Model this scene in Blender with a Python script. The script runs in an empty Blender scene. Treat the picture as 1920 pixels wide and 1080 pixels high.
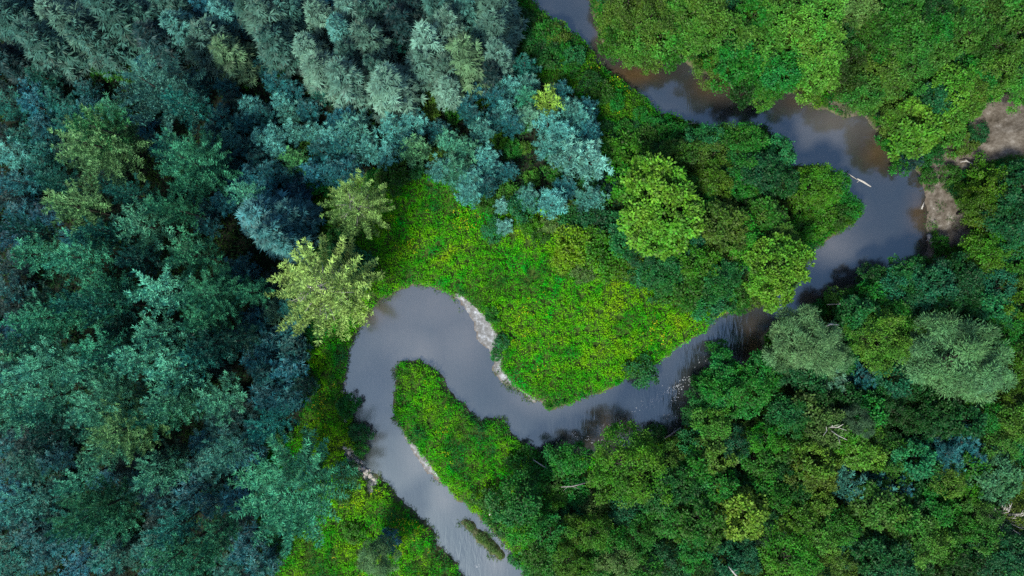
import bpy, math, random
import numpy as np
from mathutils import Vector
random.seed(7)
RNG = np.random.default_rng(11)
scene = bpy.context.scene
COLL = scene.collection
H = 100.0        # camera height above the water, metres
PX = 12.8        # photo pixels per metre at water level
SUN_E, SUN_A, SKY_S, EXPO = 3.0, 10, .09, 1.15
# ---------------------------------------------------------------- layout data
# picture coordinates are in photo pixels (1920 x 1080); P2W turns them into metres on the land
SPRUCE = """
37 45 45 gteal|90 80 50 gteal|123 30 42 pale|165 60 48 gpale|187 84 40 gteal|233 40 58 gteal|283 45 48 gteal|300 78 40 dteal|387 14 26 blue
350 62 42 bgrey|400 80 48 gpale|433 103 42 olpale|383 104 32 gteal|475 20 40 gteal|510 48 56 gpale|520 85 42 gteal|547 28 38 gteal|430 30 30 bgrey
607 35 34 pale|580 95 34 pale|612 132 44 pale|660 20 38 gpale|640 60 30 bgrey|658 108 32 gteal|700 84 44 gpale|652 148 44 gpale|730 168 48 pale
708 130 26 gteal|750 50 36 dteal|780 18 34 dteal|807 90 42 pale|790 125 40 gpale|820 15 36 gteal|836 58 36 pale|870 27 34 bgrey|905 78 34 bgrey
933 30 48 gpale|925 70 42 gpale|880 117 50 olpale|838 133 40 gpale|838 168 30 pale|932 104 32 gpale|915 142 26 dteal|720 20 34 gteal|690 40 30 gteal
8 110 34 dteal|60 8 34 gteal|560 0 34 gpale|900 0 34 gpale|200 8 40 gteal|320 8 38 gteal|-20 20 40 gteal
493 403 50 sblue|525 440 46 sblue|548 402 38 sblue|538 462 32 sblue
"""
PINE = """
310 182 72 gteal|355 200 40 teal|193 272 72 olteal|215 245 50 green2|368 308 64 tealg|330 290 40 teal|150 392 54 olteal|83 483 50 tealg|167 480 54 tealg
187 440 36 teal|225 437 34 teal|287 425 54 ptealg|320 395 36 tealg|350 400 32 tealg|470 365 34 ptealg|367 480 54 tealg|313 547 54 ptealg
407 553 58 tealg|477 545 34 tealg|217 545 44 tealg|205 575 48 teal|155 575 40 teal|110 560 38 dteal2|73 600 50 tealg|118 595 44 tealg|173 593 36 tealg
300 628 48 ptealg|235 612 34 dteal2|398 600 46 tealg|400 640 44 dteal2|200 652 48 tealg|185 690 46 ptealg|100 680 58 ptealg|275 680 48 ptealg|350 692 54 ptealg
385 665 38 teal|240 658 34 dteal2|33 738 48 ptealg|28 780 42 ptealg|110 740 44 ptealg|205 765 62 ptealg|242 802 60 olteal|210 832 52 ptealg|328 745 52 ptealg
352 760 42 tealg|418 742 48 ptealg|293 782 46 tealg|124 803 42 dteal2|95 772 36 teal|520 790 40 teal|308 885 46 ptealg|322 862 36 dteal2|427 850 42 bgteal
150 900 34 ptealg|187 958 56 tealg|143 975 40 teal|227 978 40 tealg|43 938 44 bgteal|338 985 44 teal|410 995 44 tealg|333 1040 50 tealg|385 1048 42 tealg
365 350 36 tealg|260 370 36 teal|120 340 36 teal|265 490 34 dteal2|60 440 34 dteal2|295 720 34 dteal2|60 640 36 teal|455 640 36 dteal2
"""
YOUNG = """
17 130 20 dteal|80 143 28 teal|60 163 24 blue|110 133 22 dteal|163 170 24 bteal|20 197 36 teal|67 200 30 blue|103 190 28 teal|133 213 25 teal|170 203 26 bteal
213 205 28 tealg|130 235 24 teal|82 237 24 blue|43 257 28 teal|83 259 24 bteal|23 287 34 bgrey|87 285 24 teal|77 310 24 teal|43 343 30 bteal|97 337 24 teal
290 270 18 blue|467 200 24 bgrey|423 165 22 bteal|527 190 22 bgrey|550 173 22 bteal|413 217 26 bteal|393 247 18 blue|430 257 22 bgrey|457 277 22 bteal
440 190 20 dteal|540 209 24 bgrey|577 207 24 bteal|603 173 22 teal|487 260 22 bgrey|513 250 22 bgrey|549 247 24 bgrey|517 278 22 bgrey|493 215 24 bteal
623 253 28 bgrey|627 225 20 blue|510 322 26 bteal|473 323 24 blue|483 298 22 bteal|623 320 30 bteal|553 300 28 bgreen|583 323 26 blue|547 332 24 bteal
400 330 24 bteal|430 310 24 bteal|450 345 24 blue|405 285 22 bteal|500 355 26 blue|560 360 26 dblue|585 250 24 bgrey|600 285 26 bteal|420 380 26 blue|385 423 26 blue
385 388 24 bteal|43 397 34 blue|20 447 30 dblue|15 380 30 dteal|85 400 26 dblue|18 547 34 bteal|20 575 30 dteal|20 612 28 dblue|18 660 36 tealg|17 695 30 teal
25 500 30 dteal|447 512 36 blue|510 583 26 grey|547 575 30 teal|478 602 30 blue|450 633 28 blue|508 643 30 blue|480 673 32 blue|547 653 34 bteal|535 693 34 blue
545 615 28 bteal|500 700 32 bteal|500 740 38 blue|540 747 32 bteal|407 787 36 bgrey|477 810 28 bteal|450 770 30 dteal|395 868 34 bgrey|460 853 34 blue|378 830 26 blue
430 820 28 bteal|190 900 22 blue|100 860 34 bteal|50 860 34 teal|17 880 30 bteal|67 883 28 teal|240 913 34 teal|290 937 34 blue|360 927 36 blue|317 942 32 bteal
410 907 30 teal|447 933 34 blue|83 947 36 teal|67 997 38 bteal|20 1030 38 teal|93 1022 30 bteal|300 973 30 dteal|283 1022 36 teal|460 1020 34 blue|490 1057 34 bteal
200 1043 36 teal|147 1063 34 blue|77 1050 28 bteal|235 1040 32 teal|20 970 30 bteal|20 830 30 bteal|60 820 30 dteal|110 915 28 teal|130 1015 32 bteal|440 975 30 dteal
15 920 26 blue|270 880 28 bteal|240 870 28 dteal|170 1000 28 blue|360 880 28 bteal|400 950 28 blue|430 1065 30 teal|290 1065 30 bteal|30 1072 30 teal|480 890 26 dteal
987 123 26 teal|950 130 16 teal|930 157 26 bgrey|957 163 24 bgrey|987 160 28 bgrey|988 183 24 tealg|930 185 24 bteal|1050 170 26 bteal|947 207 24 bgrey|960 230 24 bteal
927 227 24 bteal|903 243 28 bgrey|887 217 24 bteal|873 200 22 bteal|843 263 28 ptealg|820 245 24 bteal|773 230 32 bgrey|738 247 34 bgrey|760 265 26 bteal
667 253 46 bgrey|648 222 24 blue|640 275 32 bteal|690 275 30 bgrey|870 283 30 ptealg|913 297 30 bgrey|857 317 34 ptealg|827 317 28 bgrey|777 282 32 greygr|723 290 26 bgrey
923 323 26 bteal|880 335 30 bgrey|953 320 20 bteal|650 317 28 blue|993 217 26 grey|1027 230 28 bgrey|1068 207 30 bgrey|1093 223 30 bgrey|1103 203 22 blue|1057 253 30 bgrey
1100 250 28 bteal|1030 273 30 bgrey|1067 297 38 pbgrey|1107 305 40 pbgrey|1085 275 30 bgrey|1037 380 32 bgrey|1107 370 30 bgrey|880 363 26 bgrey|993 370 26 bgrey
940 387 16 pbgrey|947 423 17 pbgrey|910 350 24 bteal|1060 350 24 bteal|1590 910 34 bgteal|1640 908 34 bgteal|1680 912 26 blue|1610 930 24 bteal|1790 823 44 bteal|1760 845 36 bteal
1775 868 32 bgteal|1815 845 32 blue|1613 707 34 bteal|1557 712 34 grey|1770 760 26 dteal|727 1017 24 blue2|497 1057 30 teal|1717 300 20 dteal
"""
BROAD = """
1313 20 48 lime|1300 60 44 lime|1357 60 52 lime|1413 28 40 green|1420 87 52 lime|1380 115 48 green|1345 128 36 lime|1520 40 56 ygreen|1533 85 50 ygreen
1527 133 46 ygreen|1520 160 24 lime|1490 65 40 lime|1447 157 40 green|1402 168 22 dgreen|1437 182 22 lime|1470 135 40 green|1613 13 42 pale2|1633 40 38 olive|1673 40 48 green
1647 75 48 green|1693 83 46 olive|1740 100 44 olive|1707 130 44 olive|1593 115 38 dolive|1575 72 24 dgreen|1653 145 46 lime|1617 177 38 olive|1580 157 30 dolive|1753 20 36 dgreen
1810 17 44 olive|1853 33 52 olive|1813 67 44 olive|1897 20 40 olive|1903 67 40 olive|1867 87 40 green|1793 120 32 dgreen|1880 127 46 lime|1833 143 40 green|1907 167 34 lime
1790 170 44 ygold|1820 165 34 lime|1757 190 36 dgreen|1717 240 50 ygold|1680 222 34 lime|1780 222 28 lime|1815 200 24 lime|1700 15 36 olive|1750 60 34 green|1450 20 40 lime
1180 10 44 lime|1220 30 46 lime|1160 40 34 lime|1185 75 38 lime|1215 95 36 lime|1240 70 40 lime|1265 30 40 lime|1150 80 26 green|1270 85 32 green|1255 5 36 ygreen
1404 262 30 green|1360 262 30 green|1323 262 34 tgreen|1390 280 38 green|1337 293 40 lime|1287 290 30 green|1380 312 40 tgreen|1460 285 28 tgreen|1425 325 40 dtgreen|1300 350 34 green
1340 335 36 dlime|1393 345 36 green|1535 345 40 dlime|1467 345 28 dgreen|1235 390 84 olyel|1357 427 48 lime|1328 440 34 lime|1390 450 50 dlime|1427 400 40 green|1445 432 42 lime
1452 506 63 limey|1340 527 38 tgreen|1313 497 42 dlime|1260 470 36 dlime|1290 455 32 dtgreen|1207 467 34 dtgreen|1250 505 38 tgreen|1173 450 28 tgreen|1290 535 32 green
1643 517 22 dgreen|1673 540 32 teal3|1707 520 38 tgreen|1747 535 44 dtgreen|1800 520 40 dtgreen|1847 475 40 dlime|1867 540 44 teal3|1897 487 36 green|1910 533 34 olive|1607 590 38 tgreen
1627 547 24 green|1573 557 22 green|1652 640 62 olgreen|1665 595 40 green|1887 590 34 tgreen|1847 567 30 tgreen|1907 573 34 dlime|1893 625 38 green|1913 662 30 green|1903 690 36 dlime
1813 560 34 dgreen|1763 570 34 dgreen|1700 560 38 dtgreen|1570 680 30 tgreen|1467 695 28 dtgreen|1513 705 30 dgreen|1433 700 38 green|1363 700 34 green|1673 705 36 dtgreen|1390 740 48 green
1355 733 36 green|1323 752 26 tgreen|1340 793 34 lime|1308 782 24 tgreen|1467 777 34 tgreen|1330 850 40 lime|1297 833 28 tgreen|1300 870 30 green|1377 833 36 teal3|1437 823 34 dlime
1463 840 30 green|1495 783 34 tgreen|1547 797 42 olive2|1507 770 30 olive2|1570 810 30 dlime|1627 775 28 green|1617 843 42 ygold|1670 860 44 green|1713 855 38 tgreen|1727 875 34 tgreen
1523 863 38 gold|1507 885 34 gold|1547 892 26 gold|1533 943 25 gold|1823 870 30 green|1860 893 50 greygr2|1773 900 30 lime|1880 830 42 olive|1903 787 38 lime|1897 747 36 dlime
1763 780 42 dgreen|1807 785 36 dgreen|1725 790 34 dgreen|1673 770 36 dgreen|1850 775 34 green|1387 960 46 ygold2|1393 985 30 ygold2|1490 973 42 dlime|1453 930 26 green|1543 1007 38 lime|1580 987 32 green
1640 950 48 olive|1682 967 34 olive|1700 990 48 olive|1733 1020 44 lime|1773 1020 38 green|1757 953 38 green|1703 945 28 dgreen|1840 965 34 olive|1847 1010 34 olive|1907 960 30 gold
1890 1030 40 dtgreen|1847 1047 42 dtgreen|1470 1045 54 dlime|1507 1055 36 dlime|1580 1057 38 lime|1630 1030 38 dgreen|1673 1047 42 dgreen|1713 1060 32 dgreen|1313 980 50 green|1300 1025 38 green
1357 1047 36 dtgreen|1395 1035 34 dtgreen|1590 1025 30 dtgreen|1800 1060 40 dgreen|1430 900 32 green|1420 865 30 green|1345 905 32 green|1310 920 34 tgreen|1440 970 26 dtgreen
1177 882 78 dlime2|970 933 46 green3|1057 863 30 green|1083 865 26 green|1107 1000 38 dlime|1267 903 40 tgreen|1260 967 46 green|1160 1050 38 pale3|1197 1007 36 green|1240 1050 40 dgreen
1033 1003 40 green|1070 1007 34 dlime|1060 1053 38 dlime|1017 1040 36 green|1140 1010 30 green|1207 1062 32 green|1263 867 34 lime|1230 930 32 tgreen|983 990 34 dlime|1120 1060 34 green
1838 393 40 dlime|1897 410 48 dtgreen|1897 455 38 tgreen|1843 480 36 dlime|1867 387 38 dlime|1912 352 34 dtgreen|1905 325 26 dgreen|1872 350 30 dlime
"""
WILLOW = """
1503 640 64 silver2|1548 668 40 silver2|1468 668 32 silver2|1787 670 88 silver|1750 630 48 silver|1835 700 50 silver|1603 790 32 greysh|707 1045 38 silver2
"""
SHRUB = """
1330 572 26 tgreen|1302 566 24 green|1358 560 24 tgreen|1238 536 24 tgreen|1212 517 24 tgreen|1283 562 20 dlime|1190 512 20 tgreen|1385 548 24 green
208 128 28 vgreen|465 105 22 vgreen|535 123 22 vgreen|450 135 22 dlime|583 277 24 lime|600 345 24 vgreen|250 140 20 vgreen|1027 60 26 green|1042 66 22 lime|1007 80 24 tgreen|1023 102 28 tgreen
797 197 26 lime|808 217 18 lime|793 163 16 green|690 213 20 green|853 213 18 green|1207 260 26 green|1170 282 34 dlime|1147 283 26 green|1217 302 22 tgreen|1260 250 26 green
1263 300 34 green|1147 343 22 bteal|1172 343 36 dlime|733 327 30 green|743 297 16 lime|820 292 20 lime|977 233 18 green|1047 322 26 green|1073 457 34 limeb|1033 420 20 pale2
1117 450 30 dlime|1140 487 32 dlime|1173 493 30 dlime|1187 488 20 limeb|1097 510 20 pale3|1127 500 22 limeb|1057 493 22 limeb|980 387 28 tgreen|927 430 20 tgreen|1070 417 26 tgreen
1113 410 32 dtgreen|913 378 20 green|1203 697 26 tgreen|940 640 14 tgreen|923 592 14 green|930 665 12 green|670 813 19 tgreen|650 887 20 teal3|650 763 20 green|672 845 14 green|1257 533 32 green
1540 377 28 dlime|1507 385 28 dlime|1575 350 22 green|1590 385 22 green|1540 410 28 dlime|1505 430 26 dlime|1573 405 22 green|1733 493 14 green|1763 457 16 green|1807 483 22 green|1790 492 22 dlime
1785 325 18 green|1815 364 22 dlime|1840 330 30 dlime|1783 253 28 lime|1838 250 18 dgreen|1807 270 26 lime|1745 330 16 green|1700 300 22 green|1680 268 24 green
1680 250 22 lime|1233 813 18 tgreen|1030 858 22 dgreen|1107 947 26 pale2|1080 920 26 green|1050 910 28 green|1080 970 26 tgreen|1120 970 24 green|1015 890 28 green|985 870 28 green
1020 960 26 green|1040 935 24 dlime|940 985 22 tgreen|920 940 26 green|1000 1060 24 green|965 1055 12 green|1560 575 18 green|1540 580 14 green|1440 767 15 lime|1417 800 26 dolive
1453 993 24 greysh|1417 1000 26 greysh|520 1000 26 tgreen|510 820 24 tgreen|660 1000 18 dlime|640 930 16 green|555 700 18 vgreen|590 620 18 green|640 480 26 tgreen
670 500 34 tgreen|640 450 24 tgreen|1410 490 20 dtgreen|1370 500 24 tgreen|1415 560 18 lime|1390 575 16 green|990 420 18 dlime|1010 445 16 green|1230 340 24 tgreen|1110 340 26 tgreen
1160 420 24 tgreen|1750 290 20 tgreen|1740 270 18 green|1590 600 26 tgreen|1430 735 26 green|1350 660 20 green|1320 720 18 green
"""
BIGPINE = """
613 548 98 ypine|667 387 60 ylarch|550 925 102 bigteal|1030 190 30 ylarch2
"""
COL = dict(sblue=(98,152,160), gteal=(82,116,108), gpale=(112,135,122), pale=(142,162,146), olpale=(128,145,105), bgrey=(104,150,145), pbgrey=(142,174,166),
 dteal=(28,64,66), teal=(42,104,96), tealg=(70,128,98), ptealg=(98,148,122), olteal=(125,144,92), green2=(70,120,75), dteal2=(26,72,66),
 bteal=(44,100,106), blue=(48,108,124), dblue=(30,76,92), blue2=(25,95,115), bgteal=(88,135,125), bgreen=(100,150,90), greygr=(110,140,95),
 grey=(118,142,118), greysh=(115,135,115), greygr2=(95,140,100),
 lime=(114,146,50), ygreen=(136,168,60), green=(58,135,36), dgreen=(34,98,44), olive=(94,138,52), dolive=(70,100,25), olive2=(118,135,70), pale2=(145,160,90),
 pale3=(130,150,85), ygold=(126,160,48), ygold2=(160,170,55), gold=(128,148,48), teal3=(36,112,82), tgreen=(50,130,72), dtgreen=(36,106,70), dlime=(95,142,22), dlime2=(100,150,20),
 olyel=(142,182,52), limey=(140,178,52), olgreen=(120,158,50), green3=(40,125,45), silver=(132,165,118), silver2=(150,172,128), vgreen=(45,135,25), limeb=(160,185,20),
 ypine=(182,205,115), ylarch=(162,192,112), ylarch2=(165,200,80), bigteal=(72,132,100))
WORD = dict(sblue='dusty blue', gteal='grey teal', gpale='grey-green', pale='pale silvery', olpale='olive grey', bgrey='blue-grey', pbgrey='pale frosty blue', dteal='dark teal', teal='teal', tealg='teal green',
 ptealg='pale teal', olteal='olive-tinged', green2='deep green', dteal2='dark teal', bteal='blue-teal', blue='blue', dblue='dark blue', blue2='deep blue', bgteal='greyish teal', bgreen='lime-flecked',
 greygr='grey-green', grey='grey', greysh='dull grey', greygr2='soft grey-green', lime='lime green', ygreen='yellow-green', green='green', dgreen='dark green', olive='olive', dolive='dark olive',
 olive2='thin olive', pale2='pale green', pale3='pale olive', ygold='gold-green', ygold2='bright yellow-green', gold='golden', teal3='teal', tgreen='cool green', dtgreen='dark bluish green', dlime='mossy green',
 dlime2='bright mossy green', olyel='olive-yellow', limey='bright lime', olgreen='olive-lime', green3='fresh green', silver='silvery', silver2='pale silvery green', vgreen='vivid green', limeb='bright lime',
 ypine='yellow-green', ylarch='pale yellow-green', ylarch2='bright lime', bigteal='teal')
# things named by hand: the landmarks that the other labels refer to
SPECIAL = {
 (613,548):'huge yellow-green pine with radiating limbs above the river bend', (667,387):'spiky pale yellow-green pine standing alone at the meadow edge',
 (550,925):'huge teal pine with long feathery plumes at the forest edge', (1030,190):'bright lime young conifer glowing among blue ones',
 (310,182):'grey-green star-shaped pine beside the dark gap in the conifers', (193,272):'wide olive-sided pine below the star-shaped pine',
 (150,392):'pine with a yellow-olive flank deep in the conifer forest', (493,403):'dense blue spruce clump beside the dark green clearing',
 (242,802):'widest olive pine in the lower conifer forest', (1235,390):'broad olive-yellow leafy tree at the meadow corner',
 (1452,506):'broad bright lime tree leaning over the river narrows', (1652,640):'olive-lime tree standing between the two silvery willows',
 (1177,882):'big bright mossy green round tree over the lower river', (1523,863):'golden autumn-tinted tree in the dark green woods',
 (1547,797):'thin olive tree with bare white limbs showing', (1387,960):'bright yellow-green round tree in the lower woods',
 (1717,240):'gold-green tree on the bank beside the eroded slope', (1787,670):'big silvery willow with billowing fluffy crown',
 (1503,640):'smaller pale silvery willow beside the rippled river narrows', (730,168):'pale spruce with scalloped tiers at the front of the spruce stand',
 (880,117):'olive grey spruce, broadest by the riverside strip', (1107,305):'pale frosty blue conifer, largest by the green riverside strip',
 (1533,85):'yellow-green tree, tallest above the river opposite the log', (1073,457):'bright lime shrub on the upper edge of the meadow',
 (727,1017):'deep blue little round conifer alone in the weedy corner', (707,1045):'pale silvery bush touching the deep blue round conifer',
 (1203,697):'cool green shrub overhanging the meadow bank of the river', (670,813):'cool green shrub leaning over the stony river bank',
 (208,128):'vivid green shrub in the dark gap between spruces', (970,933):'fresh green leafy tree near the white dead trunk',
 (1027,60):'green shrub high on the riverside strip', (1535,345):'mossy green tree at the tip of the wooded river point',
}
MARK = [(617,548,'the huge yellow-green pine'),(667,387,'the lone spiky pale pine'),(550,925,'the huge teal pine'),(1030,190,'the bright lime young conifer'),
 (310,182,'the grey-green star-shaped pine'),(193,272,'the wide olive-sided pine'),(150,392,'the yellow-flanked pine'),(493,403,'the dense blue spruce clump'),
 (242,802,'the widest olive pine'),(1235,390,'the broad olive-yellow tree'),(1457,515,'the broad lime tree'),(1652,640,'the olive-lime tree between willows'),
 (1177,882,'the big round mossy tree'),(1523,863,'the golden tree'),(1547,797,'the white-limbed thin tree'),(1387,960,'the bright yellow-green round tree'),
 (1717,240,'the gold-green bank tree'),(1860,250,'the eroded bare slope'),(1787,670,'the big silvery willow'),(1497,630,'the smaller silvery willow'),
 (730,168,'the pale scalloped spruce'),(880,117,'the broad olive grey spruce'),(1107,305,'the frosty blue conifer'),(1533,85,'the tall yellow-green tree'),
 (1073,457,'the bright lime meadow shrub'),(900,615,'the white sandbar'),(1863,970,'the bare grey shrub'),(970,933,'the white dead trunk'),(1203,697,'the overhanging bank shrub'),
 (0,0,'the top corner by the dark spruces'),(470,0,'the top edge of the conifers'),(1310,0,'the top edge above the river'),(1800,0,'the top edge of the olive woods'),
 (0,560,'the outer edge of the conifers'),(0,1080,'the bottom corner of the conifers'),(340,1080,'the bottom edge of the conifers'),(1540,1080,'the bottom edge of the leafy woods'),
 (1920,1080,'the bottom corner of the leafy woods'),(1920,430,'the wooded edge below the slope'),(1120,1060,'the bottom edge by the river mouth'),(90,600,'the plantation rows'),(350,600,'the middle of the conifers'),
 (1330,800,'the rapids'),(1360,270,'the wooded river point'),(1607,340,'the white log in the river')]
BANK_A = [(960,-260),(950,-150),(968,-60),(995,0),(1010,23),(1040,42),(1057,55),(1077,72),(1097,90),(1110,113),(1133,133),(1160,150),(1180,167),(1207,187),(1217,200),(1237,213),(1257,219),(1275,228),(1300,232),
 (1350,238),(1400,238),(1432,236),(1448,250),(1470,264),(1480,285),(1487,310),(1527,314),(1555,322),(1573,337),(1577,355),(1582,362),(1593,377),(1610,384),(1613,400),(1600,420),(1573,437),(1557,453),(1530,470),(1512,490),
 (1490,515),(1470,545),(1440,562),(1410,566),(1393,565),(1377,578),(1347,593),(1320,617),(1280,640),(1260,663),(1233,682),(1205,700),(1173,709),(1157,723),(1107,740),(1067,757),(1033,763),(1000,752),(973,735),
 (940,717),(925,693),(915,660),(897,635),(886,607),(873,582),(860,562),(827,547),(800,538),(773,533),(757,541),(733,553),(705,575),(685,605),(668,628),(653,650),(648,680),(645,717),(650,740),(658,765),
 (664,790),(668,815),(673,837),(680,872),(703,890),(720,900),(740,920),(773,950),(803,980),(820,1013),(840,1040),(857,1060),(870,1080),(900,1140),(905,1240),(890,1340)]
BANK_B = [(1060,-260),(1050,-150),(1072,-60),(1095,-5),(1112,30),(1128,62),(1140,95),(1160,112),(1190,108),(1220,100),(1250,104),(1280,117),(1310,133),(1347,150),(1380,160),(1420,172),(1473,170),(1497,175),(1503,192),
 (1530,205),(1563,215),(1590,221),(1607,213),(1620,218),(1633,233),(1650,253),(1667,277),(1693,297),(1710,317),(1723,340),(1730,362),(1733,400),(1733,430),(1738,460),(1730,485),(1710,502),(1680,509),(1630,514),
 (1600,530),(1570,548),(1550,562),(1525,587),(1490,592),(1455,598),(1432,615),(1425,650),(1412,680),(1403,690),(1377,680),(1355,698),(1335,722),(1309,752),(1295,783),(1280,807),(1250,822),(1215,822),(1180,838),(1140,852),
 (1107,852),(1063,852),(1030,854),(990,838),(963,818),(950,798),(927,787),(905,789),(887,783),(860,752),(837,722),(826,706),(812,690),(790,674),(765,671),(747,675),(739,695),(738,720),(739,787),(755,823),(781,853),(801,883),
 (820,898),(840,909),(857,940),(893,965),(930,999),(957,1029),(970,1052),(980,1080),(1000,1140),(1010,1240),(1000,1340)]
BAR = [(866,980),(876,972),(888,974),(899,990),(916,1005),(935,1022),(944,1042),(938,1047),(920,1036),(900,1022),(880,1003)]
FL = [(-300,-300),(962,-300),(962,0),(958,110),(1010,150),(1080,180),(1125,250),(1135,330),(1060,390),(1000,390),(950,385),(895,360),(850,340),(810,330),(760,320),(700,320),(640,345),(585,380),(565,440),(550,490),(520,530),(545,580),(575,640),(575,720),(560,800),(500,850),(470,920),(490,1000),(520,1080),(520,1400),(-300,1400)]
SAND = [([(858,556),(875,578),(893,608),(910,638),(924,668),(932,690)],[5,11,20,22,16,7],1.3),([(815,548),(825,556)],[4,4],.6),([(742,676),(741,720),(742,790),(757,823)],[3,3,3,4],.45),([(757,823),(783,853),(803,883),(822,900)],[6,10,9,5],.8),
 ([(935,700),(952,722),(985,748),(1012,757)],[9,10,10,6],.7),([(655,850),(680,880),(700,903)],[10,14,9],.7),([(690,900),(695,922)],[6,5],.6),
 ([(1560,195),(1590,208),(1620,220),(1640,243)],[8,9,9,4],.55),([(1650,255),(1690,298),(1722,332),(1735,400),(1742,470),(1715,503)],[4,5,8,9,11,8],.8),
 ([(1930,228),(1890,235),(1850,258),(1812,285),(1772,302),(1752,335)],[60,54,42,30,24,20],.95),([(1760,380),(1785,430),(1795,470),(1760,500)],[30,34,24,14],.72),([(1852,432),(1825,458),(1803,474)],[7,12,9],1.0),
 ([(1573,437),(1550,456)],[7,7],.8),([(1497,175),(1470,165),(1500,150)],[10,10,12],.6),([(1215,822),(1240,820)],[5,5],.5),([(700,130),(740,150)],[0.1,0.1],.1)]
SILT = [(810,580,130,60),(860,640,50,70),(775,650,90,60),(780,850,30,60),(700,740,40,80),(1560,470,60,40),(1560,240,90,40),(930,1030,30,60),(830,930,30,40),(1020,740,60,30)]
RIPPLE = [(1330,650,75,50,1.0),(1390,615,50,30,.9),(1250,735,70,40,.6),(880,1040,60,60,.22),(1170,790,120,30,.35),(1310,180,60,40,.25)]
MUD_REFL = [(1135,805,50,26,.9),(1655,285,36,36,.8),(1722,420,22,60,.8),(1412,645,22,45,.8),(1190,140,60,20,.8),(1350,165,60,22,.7),(1560,562,50,22,.8),(700,590,26,22,.7),(1130,60,14,40,.8),(1520,190,40,14,.6),(670,830,14,40,.6)]  # brown patches: tree reflections and muddy shallows, put into the water colour
# ---------------------------------------------------------------- helpers
def P2W(px, py, z=0.0):
    f = (H - z) / H / PX
    return (px - 960) * f, (540 - py) * f

def lin(c, k=1.0):
    return [k * (((v / 255 + .055) / 1.055) ** 2.4 if v > 10 else v / 255 / 12.92) for v in c]

def tag(o, label=None, cat=None, group=None, kind=None):
    if label: o['label'] = label
    if cat: o['category'] = cat
    if group: o['group'] = group
    if kind: o['kind'] = kind
    return o

def link(name, data, parent=None):
    o = bpy.data.objects.new(name, data)
    COLL.objects.link(o)
    if parent: o.parent = parent
    return o

def mesh_np(name, V, F, mat, smooth=False, tuft=None):
    """V (n,3) array, F (m,k) array of one face size"""
    V = np.asarray(V, np.float32); F = np.asarray(F, np.int32)
    me = bpy.data.meshes.new(name)
    me.vertices.add(len(V)); me.vertices.foreach_set('co', V.ravel())
    k = F.shape[1]
    me.loops.add(F.size); me.loops.foreach_set('vertex_index', F.ravel())
    me.polygons.add(len(F))
    me.polygons.foreach_set('loop_start', np.arange(0, F.size, k, dtype=np.int32))
    if smooth: me.polygons.foreach_set('use_smooth', np.ones(len(F), bool))
    me.update(calc_edges=True); me.validate()
    if mat: me.materials.append(mat)
    if tuft is not None:
        a = me.attributes.new('tuft', 'FLOAT', 'FACE'); a.data.foreach_set('value', np.asarray(tuft, np.float32))
    return me

def unit(a):
    return a / np.maximum(np.linalg.norm(a, axis=1, keepdims=True), 1e-6)

def cards(Pn, D, N, L, Wd, bend=.12):
    """leaf-sized diamonds: one bent quad each, as verts (4n,3), faces (n,4)"""
    D = unit(D); S = unit(np.cross(D, N)); U = np.cross(S, D)
    L = L[:, None]; Wd = Wd[:, None]
    m = Pn + D * L * .45 + U * L * bend
    V = np.stack([Pn, m + S * Wd * .5, Pn + D * L, m - S * Wd * .5], 1).reshape(-1, 3)
    return V, np.arange(len(V)).reshape(-1, 4)

_lat = np.random.default_rng(5).random((256, 256))
def vnoise(x, y, sc, ox=0):
    u = x / sc + 37.3 + ox * 17.1; v = y / sc + 91.7 + ox * 5.3
    i = np.floor(u).astype(int); j = np.floor(v).astype(int)
    a = u - i; b = v - j; a = a * a * (3 - 2 * a); b = b * b * (3 - 2 * b)
    g = lambda p, q: _lat[p % 256, q % 256]
    return (g(i, j) * (1 - a) + g(i + 1, j) * a) * (1 - b) + (g(i, j + 1) * (1 - a) + g(i + 1, j + 1) * a) * b

def in_poly(x, y, poly):
    p = np.asarray(poly, float); c = np.zeros(x.shape, bool); q = np.roll(p, 1, 0)
    for (x1, y1), (x2, y2) in zip(p, q):
        if y1 == y2: continue
        c ^= ((y1 > y) != (y2 > y)) & (x < (x2 - x1) * (y - y1) / (y2 - y1) + x1)
    return c

def seg_dist(x, y, pts, closed=False, wid=None):
    """distance to a polyline; with wid, distance minus the width along it"""
    p = np.asarray(pts, float); best = np.full(x.shape, 1e9)
    n = len(p) if closed else len(p) - 1
    for k in range(n):
        a, b = p[k], p[(k + 1) % len(p)]
        d = b - a; t = np.clip(((x - a[0]) * d[0] + (y - a[1]) * d[1]) / max(d @ d, 1e-9), 0, 1)
        r = np.hypot(x - a[0] - t * d[0], y - a[1] - t * d[1])
        if wid is not None: r = r / (wid[k] + (wid[k + 1] - wid[k]) * t)
        best = np.minimum(best, r)
    return best

# ---------------------------------------------------------------- the land
RIVER_PX = BANK_A + BANK_B[::-1]
RIVER = [P2W(a, b) for a, b in RIVER_PX]
BARW = [P2W(a, b) for a, b in BAR]

def river_d(x, y):
    """metres from the water's edge, positive on land"""
    d = seg_dist(x, y, RIVER, True); d = np.where(in_poly(x, y, RIVER), -d, d)
    b = seg_dist(x, y, BARW, True); b = np.where(in_poly(x, y, BARW), b, -b)
    d = np.where(d < 0, np.maximum(d, np.minimum(b, .5)), d)
    return d + (vnoise(x, y, 2.7, 7) - .5) * .9 + (vnoise(x, y, 1.1) - .5) * .6 + (vnoise(x, y, .45, 3) - .5) * .3

def blob(px, py, L):
    w = np.zeros(px.shape)
    for b in L:
        k = b[4] if len(b) > 4 else 1.0
        w = np.maximum(w, k * np.exp(-(((px - b[0]) / b[2]) ** 2 + ((py - b[1]) / b[3]) ** 2)))
    return w

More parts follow.
